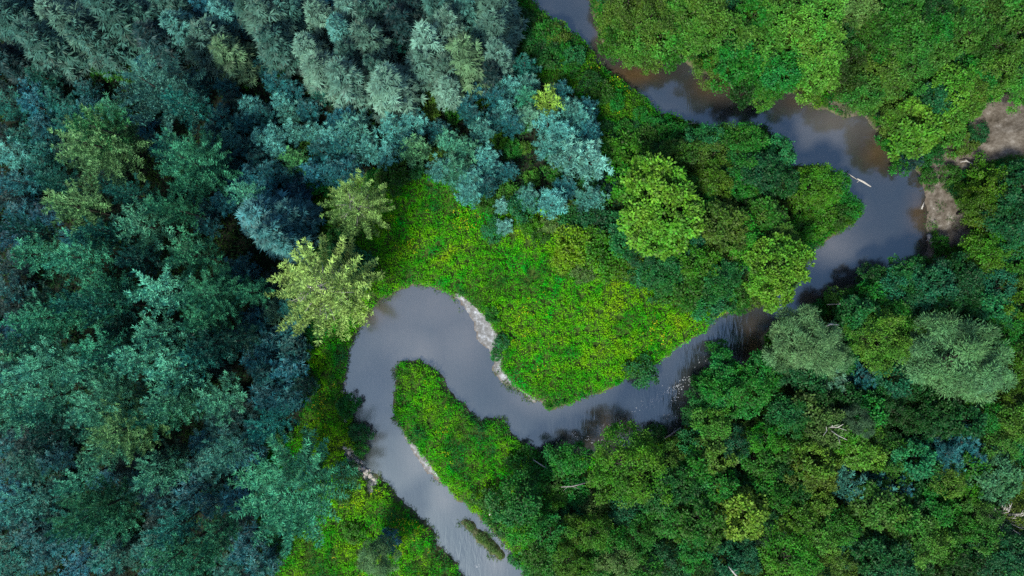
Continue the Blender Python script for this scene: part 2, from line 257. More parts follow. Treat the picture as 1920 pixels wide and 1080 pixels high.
def sand_w(px, py):
    w = np.zeros(px.shape)
    for pts, wd, k in SAND:
        r = seg_dist(px, py, pts, False, wd)
        w = np.maximum(w, k * np.clip((1.35 - r) / .6, 0, 1))
    return w

def land_z(x, y, d=None):
    if d is None: d = river_d(x, y)
    px = 960 + x * PX; py = 540 - y * PX
    s = np.clip(sand_w(px, py), 0, 1)
    low = np.clip(1 - seg_dist(px, py, [(740, 680), (745, 800), (800, 890), (860, 950)]) / 30, 0, 1)
    s = np.maximum(s, low)
    zl = (1 - s) * .9 * (1 - np.exp(-np.maximum(d, 0) / .7)) + s * .35 * (1 - np.exp(-np.maximum(d, 0) / 2.0))
    zl += np.where(d > 0, (vnoise(x, y, 4, 1) - .5) * .5 * np.clip(d / 3, 0, 1), 0)
    hill = np.clip((px - 1740) / 260, 0, 1) * np.clip(1 - np.abs(py - 260) / 330, 0, 1)
    zl += hill * hill * (3 - 2 * hill) * 9 * np.clip(d / 3, 0, 1)
    zw = -.9 * (1 - np.exp(np.minimum(d, 0) / 1.2))
    return np.where(d > 0, zl, zw)

# ---------------------------------------------------------------- materials
def mat_new(name):
    m = bpy.data.materials.new(name); m.use_nodes = True
    nt = m.node_tree; nt.nodes.clear()
    out = nt.nodes.new('ShaderNodeOutputMaterial')
    return m, nt, out

def nd(nt, t, **kw):
    n = nt.nodes.new(t)
    for k, v in kw.items():
        if k.startswith('i_'): n.inputs[k[2:].replace('_', ' ')].default_value = v
        else: setattr(n, k, v)
    return n

def ramp(nt, src, stops):
    r = nd(nt, 'ShaderNodeValToRGB'); e = r.color_ramp.elements
    while len(e) < len(stops): e.new(.5)
    for k, (p, c) in enumerate(stops): e[k].position = p; e[k].color = (*c, 1)
    nt.links.new(src, r.inputs['Fac']); return r.outputs['Color']

def math_n(nt, op, a, b=None, clamp=False):
    n = nd(nt, 'ShaderNodeMath', operation=op, use_clamp=clamp)
    for k, v in enumerate((a, b)):
        if v is None: continue
        if isinstance(v, (int, float)): n.inputs[k].default_value = v
        else: nt.links.new(v, n.inputs[k])
    return n.outputs[0]

def mixc(nt, f, a, b, mode='MIX'):
    n = nd(nt, 'ShaderNodeMix', data_type='RGBA', blend_type=mode)
    for k, v in ((0, f), (6, a), (7, b)):
        if isinstance(v, (int, float)): n.inputs[k].default_value = v
        elif isinstance(v, (list, tuple)): n.inputs[k].default_value = (*v[:3], 1)
        else: nt.links.new(v, n.inputs[k])
    return n.outputs[2]

def noise(nt, scale, detail=3, coord='Object', rough=.6):
    tc = nd(nt, 'ShaderNodeTexCoord'); n = nd(nt, 'ShaderNodeTexNoise')
    n.inputs['Scale'].default_value = scale; n.inputs['Detail'].default_value = detail; n.inputs['Roughness'].default_value = rough
    nt.links.new(tc.outputs[coord], n.inputs['Vector']); return n.outputs['Fac']

def attr(nt, name):
    return nd(nt, 'ShaderNodeAttribute', attribute_name=name).outputs['Fac']

def leaf_shader(nt, out, col, trans=.25, rough=.6, spec=.25):
    p = nd(nt, 'ShaderNodeBsdfPrincipled'); p.inputs['Roughness'].default_value = rough
    p.inputs['Specular IOR Level'].default_value = spec
    t = nd(nt, 'ShaderNodeBsdfTranslucent'); m = nd(nt, 'ShaderNodeMixShader'); m.inputs[0].default_value = trans
    nt.links.new(col, p.inputs['Base Color']); nt.links.new(col, t.inputs['Color'])
    nt.links.new(p.outputs[0], m.inputs[1]); nt.links.new(t.outputs[0], m.inputs[2]); nt.links.new(m.outputs[0], out.inputs[0])

def vary(nt, col, hue=.5, sat=1.0, val=1.0):
    n = nd(nt, 'ShaderNodeHueSaturation')
    for k, v in (('Hue', hue), ('Saturation', sat), ('Value', val)):
        if isinstance(v, (int, float)): n.inputs[k].default_value = v
        else: nt.links.new(v, n.inputs[k])
    nt.links.new(col, n.inputs['Color']); return n.outputs[0]

def foliage_mat(name, hue_amp=.035, val_amp=.8, clump=.9, trans=.25, spec=.25):
    """leaf colour = the tree's own colour, varied leaf by leaf, clump by clump and tree by tree"""
    m, nt, out = mat_new(name)
    oi = nd(nt, 'ShaderNodeObjectInfo'); isl = nd(nt, 'ShaderNodeNewGeometry').outputs['Random Per Island']
    nz = noise(nt, clump, 2); nz2 = noise(nt, clump * .45, 1)
    v = math_n(nt, 'ADD', math_n(nt, 'MULTIPLY', isl, val_amp * .45), 1 - val_amp * .225 - .55 - .5)
    v = math_n(nt, 'ADD', v, math_n(nt, 'MULTIPLY', attr(nt, 'tuft'), 1.0))
    v = math_n(nt, 'ADD', v, math_n(nt, 'MULTIPLY', nz, 1.1))
    v = math_n(nt, 'MULTIPLY', v, math_n(nt, 'ADD', math_n(nt, 'MULTIPLY', oi.outputs['Alpha'], .6), .7))
    h = math_n(nt, 'ADD', math_n(nt, 'MULTIPLY', nz2, hue_amp * 2), .5 - hue_amp)
    h = math_n(nt, 'ADD', h, math_n(nt, 'MULTIPLY', math_n(nt, 'SUBTRACT', oi.outputs['Alpha'], .5), hue_amp))
    h = math_n(nt, 'ADD', h, math_n(nt, 'MULTIPLY', math_n(nt, 'SUBTRACT', isl, .5), hue_amp * .6))
    leaf_shader(nt, out, vary(nt, oi.outputs['Color'], h, 1.0, v), trans, .6, spec)
    return m

NEEDLE = foliage_mat('conifer_needles', .022, .8, .8, .08, .3)
LEAF = foliage_mat('broad_leaves', .042, .9, .5, .12, .25)

def cover_mat(name, cols, sc, trans=.25, val_amp=.9, patch=False):
    m, nt, out = mat_new(name)
    isl = nd(nt, 'ShaderNodeNewGeometry').outputs['Random Per Island']
    f = math_n(nt, 'ADD', math_n(nt, 'MULTIPLY', noise(nt, sc, 4), 1.0), math_n(nt, 'MULTIPLY', math_n(nt, 'SUBTRACT', isl, .5), .22))
    if patch:
        g = math_n(nt, 'ADD', math_n(nt, 'MULTIPLY', noise(nt, .11, 2), 1.5), math_n(nt, 'MULTIPLY', noise(nt, .6, 2), .9))
        f = math_n(nt, 'ADD', math_n(nt, 'ADD', g, -.7), math_n(nt, 'MULTIPLY', math_n(nt, 'SUBTRACT', isl, .5), .12))
    c = ramp(nt, f, cols)
    if patch: c = vary(nt, c, math_n(nt, 'ADD', math_n(nt, 'MULTIPLY', noise(nt, .25, 3), .16), .425))
    v = math_n(nt, 'ADD', math_n(nt, 'MULTIPLY', isl, val_amp), 1 - val_amp / 2)
    v = math_n(nt, 'MULTIPLY', v, math_n(nt, 'ADD', math_n(nt, 'MULTIPLY', noise(nt, 1.1, 2), 1.3), .35))
    leaf_shader(nt, out, vary(nt, c, .5, 1.0, v), trans, .7, .08)
    return m

def bark_mat(name, a, b):
    m, nt, out = mat_new(name)
    c = ramp(nt, noise(nt, 5, 4), [(.3, a), (.7, b)])
    p = nd(nt, 'ShaderNodeBsdfPrincipled'); p.inputs['Roughness'].default_value = .9
    nt.links.new(c, p.inputs['Base Color']); nt.links.new(p.outputs[0], out.inputs[0]); return m
BARK = bark_mat('brown_bark', (.022, .018, .015), (.06, .052, .045))
DEADWOOD = bark_mat('bleached_wood', (.2, .2, .2), (.46, .45, .44))
GREYWOOD = bark_mat('grey_dead_wood', (.12, .12, .13), (.3, .29, .3))
STONE = bark_mat('river_stone', (.16, .15, .15), (.5, .48, .47))

# ---------------------------------------------------------------- ground sheet
def axis(lo, hi, step, far):
    core = np.arange(lo, hi + step / 2, step); g = []; v, s = hi, step
    while v < far: s *= 1.35; v += s; g.append(v)
    g = np.array(g); return np.concatenate([lo - (g[::-1] - hi), core, g])
gx = axis(-88, 88, .33, 1500); gy = axis(-54, 54, .33, 1500)
X, Y = np.meshgrid(gx, gy); xf, yf = X.ravel(), Y.ravel()
D_ = np.full(xf.shape, 30.0)
near = (np.abs(xf) < 110) & (np.abs(yf) < 75)
D_[near] = river_d(xf[near], yf[near])
Z_ = np.where(near, 0., .9); Z_[near] = land_z(xf[near], yf[near], D_[near])
NX, NY = len(gx), len(gy)
idx = np.arange(NX * NY).reshape(NY, NX)
quad = lambda m: np.stack([idx[:-1, :-1][m], idx[:-1, 1:][m], idx[1:, 1:][m], idx[1:, :-1][m]], 1)
f_all = quad(np.ones((NY - 1, NX - 1), bool))
PXs = 960 + xf * PX * H / (H - Z_); PYs = 540 - yf * PX * H / (H - Z_)
sw = sand_w(PXs, PYs)
forest = in_poly(PXs, PYs, FL).astype(float)

gm, nt, out = mat_new('forest_ground')
g_s = attr(nt, 'sand'); g_f = attr(nt, 'forest'); g_e = attr(nt, 'edge')
n1 = noise(nt, .35, 5); n2 = noise(nt, 2.2, 5)
soil = ramp(nt, n2, [(.3, (.005, .009, .007)), (.7, (.016, .022, .013))])
weed = ramp(nt, n2, [(.3, (.012, .035, .006)), (.7, (.05, .1, .015))])
sandc = ramp(nt, noise(nt, 1.6, 8, 'Object', .72), [(.25, (.062, .062, .062)), (.5, (.16, .17, .185)), (.72, (.4, .45, .53))])
base = mixc(nt, g_f, weed, soil)
sm = math_n(nt, 'ADD', g_s, math_n(nt, 'MULTIPLY', math_n(nt, 'SUBTRACT', n2, .5), .9))
sm = nd(nt, 'ShaderNodeMapRange'); nt.links.new(math_n(nt, 'ADD', g_s, math_n(nt, 'MULTIPLY', math_n(nt, 'SUBTRACT', n2, .5), .7)), sm.inputs[0])
sm.inputs[1].default_value = .35; sm.inputs[2].default_value = .6
soilc = ramp(nt, noise(nt, .9, 8, 'Object', .75), [(.3, (.03, .026, .02)), (.45, (.075, .066, .056)), (.58, (.13, .12, .108)), (.7, (.28, .275, .27))])
sandc = mixc(nt, attr(nt, 'soil'), sandc, soilc)
base = mixc(nt, sm.outputs[0], base, sandc)
mud = ramp(nt, n2, [(.3, (.05, .04, .032)), (.7, (.14, .12, .1))])
base = mixc(nt, g_e, base, mud)
p = nd(nt, 'ShaderNodeBsdfPrincipled'); p.inputs['Roughness'].default_value = .9; p.inputs['Specular IOR Level'].default_value = .15
bp = nd(nt, 'ShaderNodeBump'); bp.inputs['Strength'].default_value = .6; bp.inputs['Distance'].default_value = .15
nt.links.new(n2, bp.inputs['Height']); nt.links.new(bp.outputs[0], p.inputs['Normal'])
nt.links.new(base, p.inputs['Base Color']); nt.links.new(p.outputs[0], out.inputs[0])

me = mesh_np('ground', np.stack([xf, yf, Z_], 1), f_all, gm, True)
def put_attr(me, name, vals):
    a = me.attributes.new(name, 'FLOAT', 'POINT'); a.data.foreach_set('value', np.asarray(vals, np.float32))
put_attr(me, 'sand', sw); put_attr(me, 'soil', np.clip((PXs - 1420) / 40, 0, 1)); put_attr(me, 'forest', forest)
put_attr(me, 'edge', np.clip(1 - np.abs(D_ - .05) / .35, 0, 1))
tag(link('ground', me), 'rolling forest ground with weedy banks and sandy bars', 'ground', kind='structure')

# ---------------------------------------------------------------- river
dq = np.minimum.reduce([D_.reshape(NY, NX)[a:NY - 1 + a, b:NX - 1 + b] for a in (0, 1) for b in (0, 1)])
wf = quad(dq < .3)
used, inv = np.unique(wf, return_inverse=True)
wm, nt, out = mat_new('river_water')
slt = attr(nt, 'silt'); rip = attr(nt, 'ripple')
deep = ramp(nt, noise(nt, .12, 3), [(.3, (.016, .021, .026)), (.7, (.024, .026, .029))])
pale = ramp(nt, noise(nt, .2, 4), [(.3, (.066, .067, .07)), (.7, (.086, .083, .084))])
wc = mixc(nt, slt, deep, pale)
wc = mixc(nt, attr(nt, 'mud_refl'), wc, ramp(nt, noise(nt, .5, 3), [(.3, (.05, .034, .016)), (.7, (.075, .05, .026))]))  # body colour browned where bank trees reflect and the bed is shallow
p = nd(nt, 'ShaderNodeBsdfDiffuse'); gl = nd(nt, 'ShaderNodeBsdfGlossy'); gl.inputs['Roughness'].default_value = .13; gl.inputs['Color'].default_value = (.7, .92, 1, 1)
mx = nd(nt, 'ShaderNodeMixShader'); mx.inputs[0].default_value = .22; nt.links.new(p.outputs[0], mx.inputs[1]); nt.links.new(gl.outputs[0], mx.inputs[2])
tc = nd(nt, 'ShaderNodeTexCoord'); mp = nd(nt, 'ShaderNodeMapping'); mp.inputs['Rotation'].default_value = (0, 0, math.radians(-50)); mp.inputs['Scale'].default_value = (2.1, .55, 1)
nt.links.new(tc.outputs['Object'], mp.inputs[0]); wn = nd(nt, 'ShaderNodeTexNoise'); wn.inputs['Scale'].default_value = .9; wn.inputs['Detail'].default_value = 4; wn.inputs['Distortion'].default_value = .6
nt.links.new(mp.outputs[0], wn.inputs['Vector'])
hgt = math_n(nt, 'MULTIPLY', wn.outputs['Fac'], math_n(nt, 'ADD', math_n(nt, 'MULTIPLY', rip, .2), .012))
bp = nd(nt, 'ShaderNodeBump'); bp.inputs['Strength'].default_value = 1.0; bp.inputs['Distance'].default_value = .5
nt.links.new(hgt, bp.inputs['Height']); nt.links.new(bp.outputs[0], gl.inputs['Normal'])
nt.links.new(wc, p.inputs['Color']); nt.links.new(mx.outputs[0], out.inputs[0])
wx, wy = xf[used], yf[used]
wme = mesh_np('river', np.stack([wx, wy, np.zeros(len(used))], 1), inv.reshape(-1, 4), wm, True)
wpx, wpy = 960 + wx * PX, 540 - wy * PX
shallow = np.clip(1 + D_[used] / 2.2, 0, 1) * .35
put_attr(wme, 'silt', np.clip(blob(wpx, wpy, SILT) * (.8 + .2 * vnoise(wx, wy, 7, 2)) + shallow * .6, 0, 1))
put_attr(wme, 'mud_refl', np.clip(blob(wpx, wpy, MUD_REFL) * (.6 + .8 * vnoise(wx, wy, 2.5, 16)), 0, 1))
put_attr(wme, 'ripple', blob(wpx, wpy, RIPPLE))
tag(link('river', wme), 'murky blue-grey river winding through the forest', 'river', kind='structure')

# ---------------------------------------------------------------- tree meshes
def tube(pts, rad, sides=6):
    pts = [Vector(p) for p in pts]; V = []; F = []
    for i, p in enumerate(pts):
        d = (pts[min(i + 1, len(pts) - 1)] - pts[max(i - 1, 0)]).normalized()
        a = d.orthogonal().normalized(); b = d.cross(a)
        for k in range(sides):
            t = 2 * math.pi * k / sides; V.append(p + (a * math.cos(t) + b * math.sin(t)) * rad[i])
    for i in range(len(pts) - 1):
        for k in range(sides):
            F.append((i * sides + k, i * sides + (k + 1) % sides, (i + 1) * sides + (k + 1) % sides, (i + 1) * sides + k))
    V.append(pts[-1]); V.append(pts[0]); e = (len(pts) - 1) * sides; nV = len(V)
    for k in range(0, sides, 1):
        F.append((e + k, e + (k + 1) % sides, nV - 2, nV - 2)); F.append((k, nV - 1, nV - 1, (k + 1) % sides))
    return V, F

class MB:
    def __init__(s): s.v = []; s.f = []
    def tube(s, pts, rad, sides=6):
        v, f = tube(pts, rad, sides); o = len(s.v); s.v += [tuple(x) for x in v]
        s.f += [tuple(dict.fromkeys(i + o for i in q)) for q in f]; return s
    def mesh(s, name, mat, smooth=True):
        me = bpy.data.meshes.new(name); me.from_pydata(s.v, [], s.f); me.materials.append(mat)
        if smooth: me.polygons.foreach_set('use_smooth', np.ones(len(me.polygons), bool))
        me.update(); return me

def trunk_mesh(name, Ht, r0, limbs, lr, rnd):
    b = MB()
    b.tube([(0, 0, -.4), (0, 0, Ht * .3), (rnd.uniform(-.1, .1), rnd.uniform(-.1, .1), Ht * .65), (0, 0, Ht * .97)], [r0 * 1.25, r0 * .85, r0 * .5, r0 * .08], 8)
    for k in range(limbs):
        a = rnd.uniform(0, 6.28); z = Ht * rnd.uniform(.3, .8); l = lr * rnd.uniform(.5, .85); up = rnd.uniform(.1, .5)
        q = [(0, 0, z), (math.cos(a) * l * .5, math.sin(a) * l * .5, z + up * l * .4), (math.cos(a + .2) * l, math.sin(a + .2) * l, z + up * l)]
        b.tube(q, [r0 * .35, r0 * .22, r0 * .06], 5)
    return b.mesh(name, BARK)

def conifer(name, R, Ht, z0, levels, bpl, rise, droop, prof, seed, gap, lat, tn, tl, tw, ragged=.18, flat=False, tipup=.35):
    """whorls of branches, each carrying tufts (or flat sprays) of needle cards along it"""
    rs = np.random.default_rng(seed); T = []; TF = []; TS = []; TN = []
    up = np.array([0, 0, 1.])
    for i in range(levels):
        fr = (i + rs.uniform(0, .7)) / levels
        z = z0 + (Ht - z0) * fr; n = max(4, int(round(bpl * (1 - .5 * fr)))); ph = rs.uniform(0, 6.28)
        for b in range(n):
            a = ph + 2 * math.pi * (b + rs.uniform(-.3, .3)) / n
            l = max(.3, R * prof(fr) * rs.uniform(1 - ragged * 1.7, 1 + ragged))
            ax = np.array([math.cos(a), math.sin(a), 0]); sd = np.array([-math.sin(a), math.cos(a), 0])
            ri = rise + .3 * fr + rs.uniform(-.1, .1); dr = droop * rs.uniform(.7, 1.3); bow = rs.uniform(-.12, .12); zz = z + rs.uniform(-.25, .25)
            m = max(2, int(l / gap) + 1)
            for t in np.linspace(.3 if l > 1 else .1, 1, m):
                r = l * t; p = ax * r + sd * bow * r * t + up * (zz + ri * r - dr * r * t)
                f = unit((ax + up * (ri - 2 * dr * t))[None])[0]; nn = np.cross(f, sd); nn = nn if nn[2] > 0 else -nn
                w = min(lat * l * (1.15 - .75 * t), lat * 3.2)
                k = max(1, int(round(2 * w / gap)))
                for q in (np.arange(k) - (k - 1) / 2) * (2 * w / max(k, 1)):
                    back = abs(q) * .55
                    T.append(p + sd * q - f * back + nn * rs.normal(.0, .06)); TF.append(unit((f + sd * q * .55 / max(w, .2))[None])[0]); TN.append(nn); TS.append(rs.uniform(.75, 1.2) * (1 if l > 1 else .7))
    for q in range(3):
        T.append(np.array([0, 0, Ht - .5 + .2 * q])); TF.append(np.array([.1, 0, 1.])); TN.append(np.array([1., 0, 0])); TS.append(.8)
    T, TF, TN, TS = map(np.array, (T, TF, TN, TS)); lid = np.repeat(np.arange(len(T)), tn); n = len(lid)
    side = unit(np.cross(TN, TF))[lid]
    ang = np.tile(np.linspace(-1.25, 1.25, tn), len(T)) + rs.normal(0, .28, n)
    D = TF[lid] * np.cos(ang)[:, None] + side * np.sin(ang)[:, None] + TN[lid] * ((.1 if flat else tipup) + rs.normal(0, .12 if flat else .35, n))[:, None]
    N = unit(TN[lid] + rs.normal(0, .22 if flat else .5, (n, 3)) + up * .4)
    V, F = cards(T[lid] + rs.normal(0, .03, (n, 3)), D, N, tl * TS[lid] * rs.uniform(.75, 1.25, n), tw * TS[lid] * rs.uniform(.7, 1.3, n), .1)
    return mesh_np(name, V, F, NEEDLE, False, rs.random(len(T))[lid])

def broad(name, R, Ht, zlo, nl, nt_, nleaf, ls, seed, lobe=(.26, .4), narrow=.75, droop=0., tight=.2):
    rs = np.random.default_rng(seed); zc = (Ht + zlo) / 2; av = (Ht - zlo) / 2
    k = np.arange(nl) + .5; cz = 1 - 1.35 * k / nl; ph = k * 2.39996 + rs.uniform(0, 6.28)
    sr = np.sqrt(np.maximum(0, 1 - cz * cz)); dirs = np.stack([sr * np.cos(ph), sr * np.sin(ph), cz], 1) + rs.normal(0, .14, (nl, 3)); dirs = unit(dirs)
    rad = rs.uniform(.48, .93, nl)[:, None]
    wob = 1 + .16 * np.sin(2 * ph + rs.uniform(0, 6))[:, None] * np.array([1, 1, 0]) + .1 * np.sin(3 * ph + rs.uniform(0, 6))[:, None] * np.array([1, 1, 0])
    C = dirs * rad * np.array([R, R, av]) * wob + np.array([0, 0, zc]); rl = R * rs.uniform(*lobe, nl)
    tid = np.repeat(np.arange(nl), nt_)
    td = unit(dirs[tid] * .55 + np.array([0, 0, .35]) + rs.normal(0, .62, (len(tid), 3)))
    T = C[tid] + td * (rl[tid] * rs.uniform(.72, 1.08, len(tid)))[:, None] * np.array([1, 1, .85])
    lid = np.repeat(np.arange(len(T)), nleaf); n = len(lid)
    sig = np.full((n, 1), tight) * rs.uniform(.7, 1.3, len(T))[lid][:, None]
    off = rs.normal(0, 1, (n, 3)) * sig * np.array([1, 1, .6])
    P = T[lid] + off
    D = unit(td[lid] * .3 + rs.normal(0, .45, (n, 3)) + off / sig * .5 + np.array([0, 0, -droop]))
    N = unit(td[lid] * .6 + np.array([0, 0, .9]) + rs.normal(0, .3, (n, 3)) + off / sig * .25)
    V, F = cards(P, D, N, ls * rs.uniform(.65, 1.3, n), ls * narrow * rs.uniform(.7, 1.2, n))
    return mesh_np(name, V, F, LEAF, False, rs.random(len(T))[lid])

rnd = random.Random(3)
KIND = {}
def add_kind(key, name, cat, group, R, Ht, crowns, trunks, zc):
    KIND[key] = dict(name=name, cat=cat, group=group, R=R, H=Ht, crowns=crowns, trunks=trunks, zc=zc)

sp = lambda f: (1 - f) ** .62 * (1 if f > .12 else .85 + f * 1.2)
add_kind('spruce', 'spruce_tree', 'spruce', 'tall spruces of the upper stand', 3.3, 12,
         [conifer('spruce_crown', 3.3, 12, 1.2, 15, 10, .16, .24, sp, 100 + k, .72, .32, 10, .84, .17, .16, True) for k in range(5)],
         [trunk_mesh('spruce_trunk', 12, .26, 0, 0, rnd)], .5)
pf = lambda f: (1 - f) ** .62 * (.85 + .4 * min(1, f * 3)) if f < .96 else .18
add_kind('pine', 'pine_tree', 'pine', 'feathery pines of the conifer forest', 4.2, 14,
         [conifer('pine_crown', 4.2, 14, 5.2, 9, 8, .2, .0, pf, 200 + k, .62, .13, 12, .64, .125, .26) for k in range(5)],
         [trunk_mesh('pine_trunk', 14, .25, 0, 0, rnd)], .62)
add_kind('bigpine', 'pine_tree', 'pine', 'feathery pines of the conifer forest', 6.2, 15,
         [conifer('pine_crown', 6.2, 15, 4.0, 12, 11, .2, .0, pf, 300 + k, .48, .125, 10, .52, .105, .26) for k in range(3)],
         [trunk_mesh('pine_trunk', 15, .32, 0, 0, rnd)], .6)
yf_ = lambda f: (1 - f) ** .6 * (.8 + .4 * min(1, f * 3))
add_kind('young', 'young_conifer', 'conifer', 'small conifers packed in the forest', 2.0, 8.5,
         [conifer('conifer_crown', 2.0, 8.5, 1.0, 9, 7, .25, .04, yf_, 400 + k, .46, .15, 10, .5, .1, .24, False, .3) for k in range(6)],
         [trunk_mesh('conifer_trunk', 8.5, .13, 0, 0, rnd)], .55)
add_kind('broad_s', 'leafy_tree', 'tree', 'leafy trees of the riverside woods', 2.4, 8.0, [broad('leaf_crown', 2.4, 8.0, 2.4, 17, 10, 13, .3 * (.78 + .24 * (k % 3)), 500 + k, (.28, .44), tight=.17) for k in range(5)],
         [trunk_mesh('leafy_trunk', 7.5, .17, 5, 1.9, rnd)], .68)
add_kind('broad_m', 'leafy_tree', 'tree', 'leafy trees of the riverside woods', 3.6, 10.5, [broad('leaf_crown', 3.6, 10.5, 3.0, 25, 13, 14, .33 * (.78 + .24 * (k % 3)), 600 + k, (.22, .36), tight=.19) for k in range(5)],
         [trunk_mesh('leafy_trunk', 9.5, .24, 7, 3, rnd)], .68)
add_kind('broad_l', 'leafy_tree', 'tree', 'leafy trees of the riverside woods', 5.8, 12.5, [broad('leaf_crown', 5.8, 12.5, 4.0, 46, 19, 14, .34 * (.78 + .24 * (k % 3)), 700 + k, (.16, .27), tight=.2) for k in range(3)],
         [trunk_mesh('leafy_trunk', 11, .36, 9, 4.6, rnd)], .7)
add_kind('willow', 'willow_tree', 'willow', 'silvery willows by the river narrows', 5.0, 11, [broad('willow_crown', 5.0, 11, 2.5, 26, 26, 26, .4, 800 + k, (.2, .34), .22, .15, .24) for k in range(3)],
         [trunk_mesh('willow_trunk', 9.5, .4, 9, 4, rnd)], .66)
add_kind('shrub', 'shrub', 'shrub', 'shrubs along the banks and clearings', 1.9, 2.8, [broad('shrub_leaves', 1.9, 2.8, .2, 13, 11, 11, .26, 900 + k, (.3, .45), tight=.15) for k in range(5)], None, .6)

# ---------------------------------------------------------------- placing the trees
def parse(s):
    o = []
    for e in s.replace('\n', '|').split('|'):
        e = e.split()
        if e: o.append((float(e[0]), float(e[1]), float(e[2]), e[3]))
    return o
ITEMS = []
for key, s in (('spruce', SPRUCE), ('pine', PINE), ('young', YOUNG), ('broad', BROAD), ('willow', WILLOW), ('shrub', SHRUB), ('bigpine', BIGPINE)):
    for x, y, r, c in parse(s):
        k = key
        if key == 'broad': k = 'broad_s' if r < 33 else ('broad_m' if r < 58 else 'broad_l')
        if key == 'pine' and r >= 56: k = 'bigpine'
        if key == 'bigpine' and r < 40: k = 'young'
        ITEMS.append([x, y, r, c, k])
# understorey trees in the gaps that are left inside the woods
fr = random.Random(21)
FR_EXCL = [(1490, 310), (1490, 400), (1530, 470), (1600, 420), (1600, 340)]
def gap_fill(n, inside, kinds, cols, rr, limit):
    done = 0
    for _ in range(n):
        if done >= limit: return
        x, y = fr.uniform(-45, 1965), fr.uniform(-45, 1125); r = fr.uniform(*rr)
        if not inside(x, y) or sand_w(np.array([x, x + 15, x - 15, x, x]), np.array([y, y, y, y + 15, y - 15])).max() > .2: continue
        if any((x - i[0]) ** 2 + (y - i[1]) ** 2 < (.72 * i[2] + .55 * r) ** 2 for i in ITEMS): continue
        ITEMS.append([x, y, r, fr.choice(cols), fr.choice(kinds)]); done += 1
one = lambda f: (lambda x, y: bool(f(np.array([x]), np.array([y]))[0]))
in_left = one(lambda x, y: in_poly(x, y, FL) & (x < 950))
RIGHT = [(1110, -60), (1160, 60), (1240, 60), (1330, 110), (1480, 140), (1570, 180), (1640, 215), (1690, 230), (1780, 180), (1990, 150), (1990, -60)]
RIGHT2 = [(1460, 620), (1540, 600), (1600, 550), (1700, 520), (1780, 500), (1990, 480), (1990, 1140), (1000, 1140), (1000, 1040), (960, 900), (1010, 870), (1110, 880), (1290, 830), (1320, 770), (1380, 710), (1440, 680)]
RIGHT3 = [(1130, 330), (1290, 245), (1440, 260), (1480, 340), (1500, 480), (1420, 550), (1300, 560), (1220, 500), (1130, 450)]
in_right = one(lambda x, y: in_poly(x, y, RIGHT) | in_poly(x, y, RIGHT2) | in_poly(x, y, RIGHT3))
GLADE = [(640, 200), (760, 190), (960, 190), (1120, 240), (1130, 330), (1090, 400), (960, 400), (800, 330), (650, 340)]
gap_fill(4000, one(lambda x, y: in_poly(x, y, GLADE)), ['shrub'], ['vgreen', 'green', 'tgreen', 'dlime', 'lime'], (12, 20), 45)
gap_fill(4000, one(lambda x, y: in_poly(x, y, [(960, 20), (1030, 50), (1150, 165), (1250, 240), (1240, 300), (1130, 300), (1080, 170), (990, 130)])), ['shrub'], ['vgreen', 'green', 'tgreen', 'dgreen'], (12, 22), 18)
gap_fill(9000, in_left, ['young'], ['dteal', 'teal', 'bteal', 'blue', 'dteal2'], (20, 28), 50)
gap_fill(9000, in_right, ['broad_s'], ['dgreen', 'green', 'dtgreen', 'dlime', 'tgreen'], (22, 32), 90)

def height(k, r):
    if k == 'spruce': return 9.0 + .9 * r
    if k in ('pine', 'bigpine'): return 13 + 1.0 * r
    if k == 'young': return min(8, 2.0 + 2.3 * r)
    if k.startswith('broad'): return 4.6 + 1.05 * r
    if k == 'willow': return 5 + 1.2 * r
    return 1.0 * r + .5
for it in ITEMS:
    x, y, r, c, k = it
    rw = r / PX * .88
    if k == 'spruce': rw *= 1.1
    if k == 'pine': rw *= .88
    if k == 'young': rw *= .94
    h = height(k, rw) * fr.uniform(.84, 1.14)
    z = h * KIND[k]['zc']
    rw = rw / .88 * (H - z) / H * (.94 if k == 'spruce' else 1.0)
    zb = .8
    for _ in range(4):
        X_, Y_ = P2W(x, y, z + zb); zb = max(.0, float(land_z(np.array([X_]), np.array([Y_]), np.array([6.]))[0]))
    it += [rw * (H - z - zb) / (H - z), h, X_, Y_]
bx = np.array([i[7] for i in ITEMS]); by = np.array([i[8] for i in ITEMS])
bd = river_d(bx, by); bz = np.maximum(land_z(bx, by, bd), 0)

# ---------------------------------------------------------------- labels
DIRS = ['to the right of', 'up and right of', 'above', 'up and left of', 'to the left of', 'down and left of', 'below', 'down and right of']
ORD = ['', 'second', 'third', 'fourth', 'fifth', 'sixth', 'seventh', 'eighth', 'ninth', 'tenth', 'eleventh', 'twelfth']
NOUN = dict(spruce='spruce', pine='feathery pine', bigpine='spreading pine', young='young conifer', broad_s='leafy tree', broad_m='leafy tree', broad_l='big leafy tree', willow='willow', shrub='shrub')
SIZES = dict(spruce=(36, 46), pine=(40, 50), bigpine=(60, 80), young=(23, 30), broad_s=(25, 30), broad_m=(38, 47), broad_l=(70, 80), willow=(36, 50), shrub=(18, 27))
LABEL = {}; by_look = {}
for i, (x, y, r, c, k, *_) in enumerate(ITEMS):
    if (int(x), int(y)) in SPECIAL: LABEL[i] = SPECIAL[(int(x), int(y))]; continue
    a, b = SIZES[k]; size = 'small ' if r < a else ('large ' if r > b and k not in ('broad_l', 'bigpine') else '')
    look = size + WORD[c] + ' ' + NOUN[k]
    m = min(MARK, key=lambda q: math.hypot(q[0] - x, q[1] - y)); dist = math.hypot(m[0] - x, m[1] - y)
    dr = DIRS[int(round(math.atan2(m[1] - y, x - m[0]) / (math.pi / 4))) % 8]
    by_look.setdefault(look, []).append((i, m[2], dr, dist))
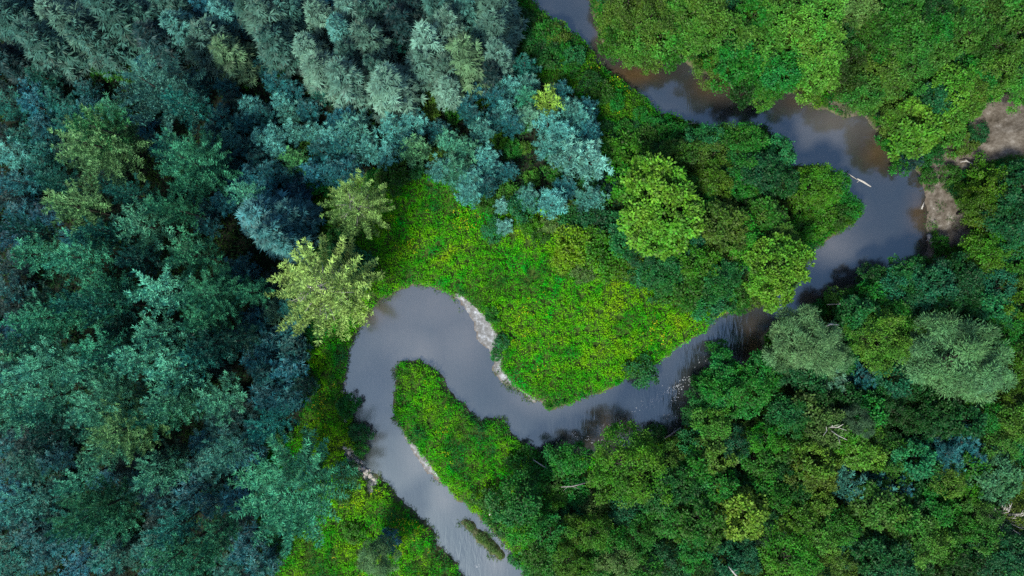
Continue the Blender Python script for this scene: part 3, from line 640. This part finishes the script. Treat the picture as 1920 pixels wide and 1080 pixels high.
SHORT = {'dark bluish green': 'dark bluish', 'the bottom edge of the leafy woods': 'the bottom woods edge'}
for look, L in by_look.items():
    for name in {q[1] for q in L}:
        S = [q for q in L if q[1] == name]
        if len(S) == 1: LABEL[S[0][0]] = f'{look} near {name}'; continue
        for dr in {q[2] for q in S}:
            T = sorted([q for q in S if q[2] == dr], key=lambda q: q[3])
            for j, q in enumerate(T):
                LABEL[q[0]] = f'{look} {dr} {name}' if len(T) == 1 else (f'{look} next {dr} {name}'.replace('next to', 'first to') if j == 0 else f'{ORD[j]} {look} {dr} {name}')

for i, t in LABEL.items():
    if len(t.split()) > 15:
        for a, b in SHORT.items(): t = t.replace(a, b)
        LABEL[i] = t
K = .6
WARM = ('ypine', 'ylarch', 'ylarch2')
SHIFT = dict(warm=(.74, .98, .84), spruce=(.54, .95, .93), pine=(.84, 1.62, 1.58), needle=(.58, 1.2, 1.14), leaf=(.38, .7, .5))
for i, it in enumerate(ITEMS):
    x, y, r, c, k, rw, h, wx_, wy_ = it; kd = KIND[k]
    s = rw / kd['R']; sz = h / kd['H']; rot = fr.uniform(0, 6.283)
    cr = kd['crowns'][fr.randrange(len(kd['crowns']))]
    col = (*[v * m for v, m in zip(lin(COL[c], K), SHIFT['warm' if c in WARM else 'spruce' if k == 'spruce' else 'pine' if k in ('pine', 'bigpine') else 'needle' if k == 'young' else 'leaf'])], .5 if (int(x), int(y)) in SPECIAL else fr.random())
    if kd['trunks'] is None:
        o = link(kd['name'], cr)
        o.location = (wx_, wy_, bz[i] - .1); o.scale = (s, s, sz); o.rotation_euler = (0, 0, rot); o.color = col
    else:
        o = link(kd['name'], None); o.empty_display_size = .5
        o.location = (wx_, wy_, bz[i]); o.scale = (s, s, sz); o.rotation_euler = (fr.uniform(-.04, .04), fr.uniform(-.04, .04), rot)
        q = link('crown', cr, o); q.color = col
        link('trunk', kd['trunks'][0], o)
        if (int(x), int(y)) == (1547, 797):
            b = MB()
            for a_, l_ in ((.3, 2.2), (2.6, 1.9), (4.2, 1.6), (5.4, 1.4)):
                b.tube([(0, 0, 8), (math.cos(a_) * l_ * .5, math.sin(a_) * l_ * .5, 10.6), (math.cos(a_ + .2) * l_, math.sin(a_ + .2) * l_, 11.9)], [.1, .07, .03], 5)
                b.tube([(math.cos(a_) * l_ * .5, math.sin(a_) * l_ * .5, 10.6), (math.cos(a_ - .5) * l_ * .9, math.sin(a_ - .5) * l_ * .9, 12.0)], [.06, .02], 5)
            link('bare_limbs', b.mesh('bare_limbs', DEADWOOD), o)
    if (int(x), int(y)) in ((613, 548), (667, 387)):
        b = MB(); lr = random.Random(9); RR = kd['R']; HH = kd['H']
        for j in range(26):
            a_ = j * 2.399 + lr.uniform(-.2, .2); f_ = lr.uniform(.35, .85); l_ = RR * (1 - f_) ** .6 * lr.uniform(.75, 1.0); z_ = 4 + (HH - 4) * f_
            u = lambda t, w_=0: (math.cos(a_ + w_) * l_ * t, math.sin(a_ + w_) * l_ * t, z_ + .45 * l_ * t + .12)
            b.tube([u(0), u(.5, .04), u(.95, .1)], [.075, .055, .02], 5)
            b.tube([u(.45, .04), u(.75, .3)], [.03, .012], 4); b.tube([u(.6, .05), u(.85, -.2)], [.03, .012], 4)
        link('bare_limbs', b.mesh('bare_limbs', GREYWOOD), o)
    tag(o, LABEL[i], kd['cat'], kd['group'])

# ---------------------------------------------------------------- low plants (nobody could count them)
def scatter(n):
    x = RNG.uniform(-82, 82, n); y = RNG.uniform(-48, 48, n); d = river_d(x, y); z = land_z(x, y, d)
    px = 960 + x * PX * H / (H - z); py = 540 - y * PX * H / (H - z)
    return x, y, z, d, px, py

def plant_cover(name, label, cat, mat, x, y, z, hgt, spread, leaves, ls, narrow=.6, up=.6):
    n = len(x); lid = np.repeat(np.arange(n), leaves); m = len(lid)
    a = RNG.uniform(0, 6.283, m); r = spread[lid] * np.sqrt(RNG.random(m)); hh = hgt[lid] * (1 - .5 * (r / spread[lid]) ** 2) * RNG.uniform(.6, 1.1, m)
    rad = np.stack([np.cos(a), np.sin(a), np.zeros(m)], 1)
    P = np.stack([x[lid] + rad[:, 0] * r, y[lid] + rad[:, 1] * r, z[lid] + hh], 1)
    D = unit(rad + RNG.normal(0, .5, (m, 3)) + np.array([0, 0, up - .6]))
    N = unit(rad * .4 + np.array([0, 0, 1.]) + RNG.normal(0, .4, (m, 3)))
    V, F = cards(P, D, N, ls * RNG.uniform(.6, 1.35, m), ls * narrow * RNG.uniform(.7, 1.3, m))
    return tag(link(name, mesh_np(name, V, F, mat)), label, cat, kind='stuff')

x, y, z, d, px, py = scatter(125000)
sw_ = sand_w(px, py) + (vnoise(x, y, 1.2, 6) - .5) * .5
land = (d > .12)
left = in_poly(px, py, FL); right = in_poly(px, py, RIGHT) | in_poly(px, py, RIGHT2) | in_poly(px, py, RIGHT3)
barm = seg_dist(x, y, BARW, True) < 1.2
mead = land & ~left & ~right & (sw_ < .42) & ~barm
tall = .2 + .7 * RNG.random(len(x)) ** 1.5 + .4 * vnoise(x, y, 1.6, 8) + .3 * vnoise(x, y, 6, 9)
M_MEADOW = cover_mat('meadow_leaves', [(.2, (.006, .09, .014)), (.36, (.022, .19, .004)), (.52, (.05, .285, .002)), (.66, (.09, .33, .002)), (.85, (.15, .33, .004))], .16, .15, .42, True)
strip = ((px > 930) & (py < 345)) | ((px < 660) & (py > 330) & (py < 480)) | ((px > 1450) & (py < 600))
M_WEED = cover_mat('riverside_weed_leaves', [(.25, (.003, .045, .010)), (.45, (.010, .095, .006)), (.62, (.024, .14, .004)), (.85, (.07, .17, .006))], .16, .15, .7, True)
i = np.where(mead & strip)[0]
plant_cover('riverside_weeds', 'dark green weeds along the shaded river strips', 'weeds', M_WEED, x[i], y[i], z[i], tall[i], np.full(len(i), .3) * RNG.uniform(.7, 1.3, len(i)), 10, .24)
i = np.where(mead & ~strip)[0]
plant_cover('meadow_plants', 'lush bright green weeds covering the meadow inside the bends', 'meadow plants', M_MEADOW, x[i], y[i], z[i], tall[i], np.full(len(i), .26) * RNG.uniform(.7, 1.3, len(i)), 10, .21)
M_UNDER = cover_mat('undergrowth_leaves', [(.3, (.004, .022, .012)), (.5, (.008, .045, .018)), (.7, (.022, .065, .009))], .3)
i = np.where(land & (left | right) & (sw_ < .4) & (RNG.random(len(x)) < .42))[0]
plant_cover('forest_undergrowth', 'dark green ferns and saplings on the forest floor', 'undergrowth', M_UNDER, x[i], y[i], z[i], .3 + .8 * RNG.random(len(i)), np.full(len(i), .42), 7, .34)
M_GRASS = cover_mat('bank_grass_blades', [(.3, (.02, .07, .02)), (.5, (.05, .12, .035)), (.7, (.1, .14, .06))], .5)
i = np.where(((~left & (d < 1.6) & (d > -.55 + .9 * vnoise(x, y, 1.8, 14)) & (vnoise(x, y, 3.1, 15) > .3)) | (barm & (d > .02)) | (land & (sw_ > .25) & (sw_ < .62) & (RNG.random(len(x)) < .4))) & (sw_ < .7))[0]
plant_cover('bank_grass', 'pale grass fringing the river banks and the stream bar', 'grass', M_GRASS, x[i], y[i], np.maximum(z[i], 0), .1 + .35 * RNG.random(len(i)), np.full(len(i), .24), 8, .36, .18)
# yellow flowering weeds
fx = np.maximum.reduce([blob(px, py, [(1260, 610, 45, 30), (1230, 640, 30, 20), (640, 760, 14, 50), (600, 760, 40, 60), (760, 1000, 80, 70), (690, 960, 50, 50), (973, 293, 30, 40), (900, 420, 60, 40), (1000, 640, 30, 60), (850, 830, 30, 30), (780, 440, 60, 40), (1165, 160, 25, 30), (1100, 140, 25, 30)]) * .22, np.full(len(px), .003)])
i = np.where(mead & (RNG.random(len(x)) < fx * (vnoise(x, y, 2.2, 12) > .5)))[0]
M_FLOWER = cover_mat('flower_heads', [(.3, (.22, .27, .008)), (.5, (.3, .32, .01)), (.7, (.4, .38, .02))], .5)
plant_cover('yellow_flowers', 'yellow flowering weeds dotted through the meadow', 'flowers', M_FLOWER, x[i], y[i], z[i] + .25, tall[i], np.full(len(i), .2), 5, .2)

# ---------------------------------------------------------------- driftwood, dead wood, stones, foam
def log(name, label, pts, rads, mat, zoff=.1, twigs=(), cat='log', group=None):
    c = P2W(*pts[0]); b = MB()
    def w(px_, py_, dz):
        X_, Y_ = P2W(px_, py_, 0.0); zz = max(float(land_z(np.array([X_]), np.array([Y_]))[0]), 0.0)
        X_, Y_ = P2W(px_, py_, zz + dz); return (X_ - c[0], Y_ - c[1], zz + dz)
    b.tube([w(p_[0], p_[1], zoff + (p_[2] if len(p_) > 2 else 0)) for p_ in pts], rads, 8)
    for t in twigs: b.tube([w(q[0], q[1], zoff + (q[2] if len(q) > 2 else 0)) for q in t], [rads[0] * .5] + [rads[0] * .2] * (len(t) - 1), 5)
    o = link(name, b.mesh(name, mat)); o.location = (c[0], c[1], 0)
    return tag(o, label, cat, group)
log('driftwood_log', 'white bare log lying in the river off the wooded point', [(1607, 335), (1619, 341), (1633, 350)], [.1, .15, .09], DEADWOOD, .05, [[(1612, 338), (1607, 342)]])
log('driftwood_snag', 'bleached branching snag at the tip of the wooded point', [(1576, 342), (1583, 329), (1592, 320)], [.2, .16, .07], DEADWOOD, .15, [[(1583, 329), (1590, 330, .3)], [(1584, 327), (1580, 319, .3)], [(1580, 336), (1571, 331, .2)], [(1588, 324), (1606, 336)]], 'driftwood')
log('driftwood_log', 'white log afloat against the shrubby bank upstream', [(1284, 234), (1300, 231), (1317, 233)], [.08, .13, .06], DEADWOOD, .1)
log('driftwood_snag', 'thin white twigs stranded on the upper river edge', [(1208, 193), (1218, 191), (1226, 188)], [.07, .06, .03], DEADWOOD, .12, [[(1216, 191), (1220, 184, .2)], [(1213, 192), (1214, 186, .2)]], 'driftwood')
log('fallen_log', 'white bent dead branch lying on the eroded slope', [(1800, 304), (1812, 302), (1822, 306), (1835, 317)], [.06, .13, .12, .1], DEADWOOD, .3, [[(1814, 302), (1810, 298, .3)]])
log('fallen_log', 'pale log leaning from the woods into the rapids', [(1246, 822), (1262, 812), (1277, 801)], [.1, .12, .07], GREYWOOD, .5, [[(1262, 812, .2), (1266, 802, .6)]])
log('fallen_log', 'white dead trunk lying upright through the riverside weeds', [(917, 916, .9), (918, 935, .8), (919, 950, .7), (919, 966, .6)], [.05, .09, .12, .17], DEADWOOD, .5)
log('driftwood_log', 'short white stick at the foot of the eroded bank', [(1728, 392), (1733, 378)], [.12, .05], DEADWOOD, .15)
log('fallen_branch', 'grey forked dead branch beside the big round mossy tree', [(1052, 913, 1.4), (1072, 912, 1.8), (1098, 905, 1.2)], [.06, .09, .12], GREYWOOD, 1.0, [[(1072, 912, 1.8), (1090, 918, 1.5)], [(1065, 912, 1.7), (1056, 920, 1.4)]], 'branch')
log('fallen_branch', 'long thin grey branch in the dark shrubs of the bank', [(1000, 862, 1), (1015, 872, 1.3), (1035, 884, 1)], [.06, .08, .05], GREYWOOD, 1.2, [], 'branch')
log('fallen_branch', 'pale bare branches hanging under the trees over the river', [(1358, 145, 1.6), (1372, 158, 1.4), (1386, 166, .6)], [.08, .12, .08], DEADWOOD, 1.2, [[(1372, 158, 1.4), (1370, 145, 2)], [(1378, 161, 1), (1388, 150, 1.6)], [(1365, 152, 1.5), (1356, 155, 1.2)]], 'branch')
log('fallen_branch', 'bare grey branch reaching from the dark trees at the narrows', [(1550, 571, 3), (1575, 570, 3), (1602, 567, 3)], [.04, .08, .1], GREYWOOD, 1.5, [[(1590, 568, 3), (1598, 560, 3.4)], [(1575, 570, 3), (1568, 563, 3.2)]], 'branch')
log('fallen_branch', 'white curved limb above the smaller silvery willow', [(1548, 613, 6), (1556, 608, 6.4), (1572, 609, 6)], [.08, .11, .06], DEADWOOD, 3, [], 'branch')
log('fallen_branch', 'white forked branch at the bottom edge of the leafy woods', [(1366, 1062, 6), (1374, 1072, 6.5), (1385, 1084, 6)], [.06, .1, .12], DEADWOOD, 3, [[(1374, 1072, 6.5), (1384, 1068, 6.6)]], 'branch')
log('stump', 'pale weathered root stump on the edge of the bare bank', [(1741, 440, .1), (1746, 450, .5), (1748, 459, .2)], [.3, .42, .2], GREYWOOD, .1, [[(1744, 446, .4), (1736, 452)], [(1747, 455, .4), (1756, 452, .2)]], 'stump')

# the bare grey shrub, a fan of arching stems
cx_, cy_ = P2W(1863, 968, 4); b = MB(); br = random.Random(5)
for k in range(46):
    a = br.uniform(0, 6.283); l = br.uniform(1.4, 3.2); hz_ = br.uniform(4.5, 6.8)
    q = [(math.cos(a) * l * t + br.uniform(-.08, .08), math.sin(a) * l * t + br.uniform(-.08, .08), hz_ * (1 - (1 - t) ** 2) * (1 if t < .8 else .97)) for t in (0, .25, .5, .75, 1)]
    b.tube(q, [.07, .06, .055, .045, .025], 5)
    b.tube([q[3], (q[3][0] + math.cos(a + .6) * .7, q[3][1] + math.sin(a + .6) * .7, q[3][2] + .2)], [.035, .012], 4)
o = link('bare_shrub', b.mesh('bare_shrub', DEADWOOD)); zb = float(land_z(np.array([cx_]), np.array([cy_]))[0]); o.location = (cx_, cy_, zb)
tag(o, 'bare grey shrub with a fan of leafless arching stems', 'shrub')

# stones on the left bank
def stone_mesh(seed):
    rs = np.random.default_rng(seed); import bmesh
    bm = bmesh.new(); bmesh.ops.create_icosphere(bm, subdivisions=2, radius=1)
    for v in bm.verts:
        f = 1 + .22 * math.sin(3 * v.co.x + seed) * math.cos(2.3 * v.co.y - seed) + rs.normal(0, .05); v.co *= f; v.co.z *= .6
    me = bpy.data.meshes.new('stone'); bm.to_mesh(me); bm.free(); me.materials.append(STONE); return me
SM = [stone_mesh(k) for k in range(4)]
STONES = [(648, 838, .34), (655, 850, .5), (662, 858, .3), (668, 866, .42), (672, 876, .55), (680, 880, .38), (686, 887, .5), (691, 883, .3), (694, 893, .45), (700, 899, .34), (661, 846, .26), (677, 868, .28), (652, 858, .3), (684, 896, .4), (646, 720, .3), (642, 735, .36), (648, 788, .3)]
SW_ = ['small', 'large', 'small', 'middling', 'largest', 'middling', 'large', 'small', 'large', 'middling', 'tiny', 'tiny', 'small', 'middling', 'small', 'middling', 'small']
for k, (px_, py_, r_) in enumerate(STONES):
    X_, Y_ = P2W(px_, py_, .4); zz = max(float(land_z(np.array([X_]), np.array([Y_]))[0]), 0.)
    o = link('stone', SM[k % 4]); o.location = (X_, Y_, zz + .1 * r_); o.scale = (r_, r_ * .8, r_ * .8); o.rotation_euler = (0, 0, k * 1.3)
    where = 'in the stony bank pile below the overhanging shrub' if k < 14 else 'on the weedy bank above the overhanging shrub'
    tag(o, f'{["first", "second", "third", "fourth", "fifth", "sixth", "seventh", "eighth", "ninth", "tenth", "eleventh", "twelfth", "thirteenth", "fourteenth", "first", "second", "third"][k]} {SW_[k]} pale stone {where}', 'stone', 'pale stones on the river bank')

# white water flecks in the rapids
fm, nt, out = mat_new('white_water'); p = nd(nt, 'ShaderNodeBsdfPrincipled'); p.inputs['Base Color'].default_value = (.36, .4, .46, 1); p.inputs['Roughness'].default_value = .5; nt.links.new(p.outputs[0], out.inputs[0])
q = []
for (x0, y0, x1, y1, n, s) in ((1190, 772, 1240, 742, 60, 5), (1235, 745, 1300, 705, 80, 5), (1255, 760, 1280, 720, 22, 4), (1300, 690, 1325, 670, 6, 6), (1070, 815, 1130, 835, 26, 7), (889, 1060, 897, 1064, 7, 2), (1130, 800, 1170, 795, 18, 8), (1240, 790, 1265, 775, 14, 8)):
    t = RNG.random(n); q.append(np.stack([x0 + (x1 - x0) * t + RNG.normal(0, s, n), y0 + (y1 - y0) * t + RNG.normal(0, s * .6, n)], 1))
q = np.concatenate(q); q = q[river_d((q[:, 0] - 960) / PX, (540 - q[:, 1]) / PX) < -.3]; n = len(q)
P = np.stack([(q[:, 0] - 960) / PX, (540 - q[:, 1]) / PX, np.full(n, .012)], 1)
a = RNG.normal(.6, .6, n); Dd = np.stack([np.cos(a), np.sin(a), np.zeros(n)], 1)
V, F = cards(P, Dd, np.tile([0, 0, 1.], (n, 1)), RNG.uniform(.08, .34, n), RNG.uniform(.03, .09, n), .03)
tag(link('river_foam', mesh_np('river_foam', V, F, fm)), 'white flecks of foam on the rapids', 'foam', kind='stuff')

# ---------------------------------------------------------------- camera, light, sky
cam = bpy.data.cameras.new('camera'); cam.sensor_width = 36; cam.lens = 24; cam.clip_end = 5000
co = link('camera', cam); co.location = (0, 0, H); co.rotation_euler = (0, 0, 0); scene.camera = co
SUN_DIR = Vector((-.48, -.72, 1.02)).normalized()     # towards the sun
sl = bpy.data.lights.new('sun', 'SUN'); sl.energy = SUN_E; sl.angle = math.radians(SUN_A); sl.color = (1, .93, .76)
so = link('sun', sl); so.rotation_euler = SUN_DIR.to_track_quat('Z', 'Y').to_euler(); so.location = (0, 0, 60)
w = bpy.data.worlds.new('World'); scene.world = w; w.use_nodes = True; nt = w.node_tree
bg = nt.nodes['Background']; sky = nt.nodes.new('ShaderNodeTexSky'); sky.sky_type = 'NISHITA'; sky.sun_disc = False
sky.sun_elevation = math.asin(SUN_DIR.z); sky.sun_rotation = math.atan2(SUN_DIR.x, SUN_DIR.y)
sky.air_density = 1.0; sky.dust_density = 2.0; sky.ozone_density = 1.5
nt.links.new(sky.outputs[0], bg.inputs[0]); bg.inputs[1].default_value = SKY_S
vs = scene.view_settings; vs.view_transform = 'Standard'; vs.look = 'None'; vs.gamma = 1; vs.exposure = EXPO
cy = scene.cycles; cy.max_bounces = 4; cy.diffuse_bounces = 1; cy.glossy_bounces = 2; cy.transmission_bounces = 2; cy.transparent_max_bounces = 2
cy.use_denoising = False
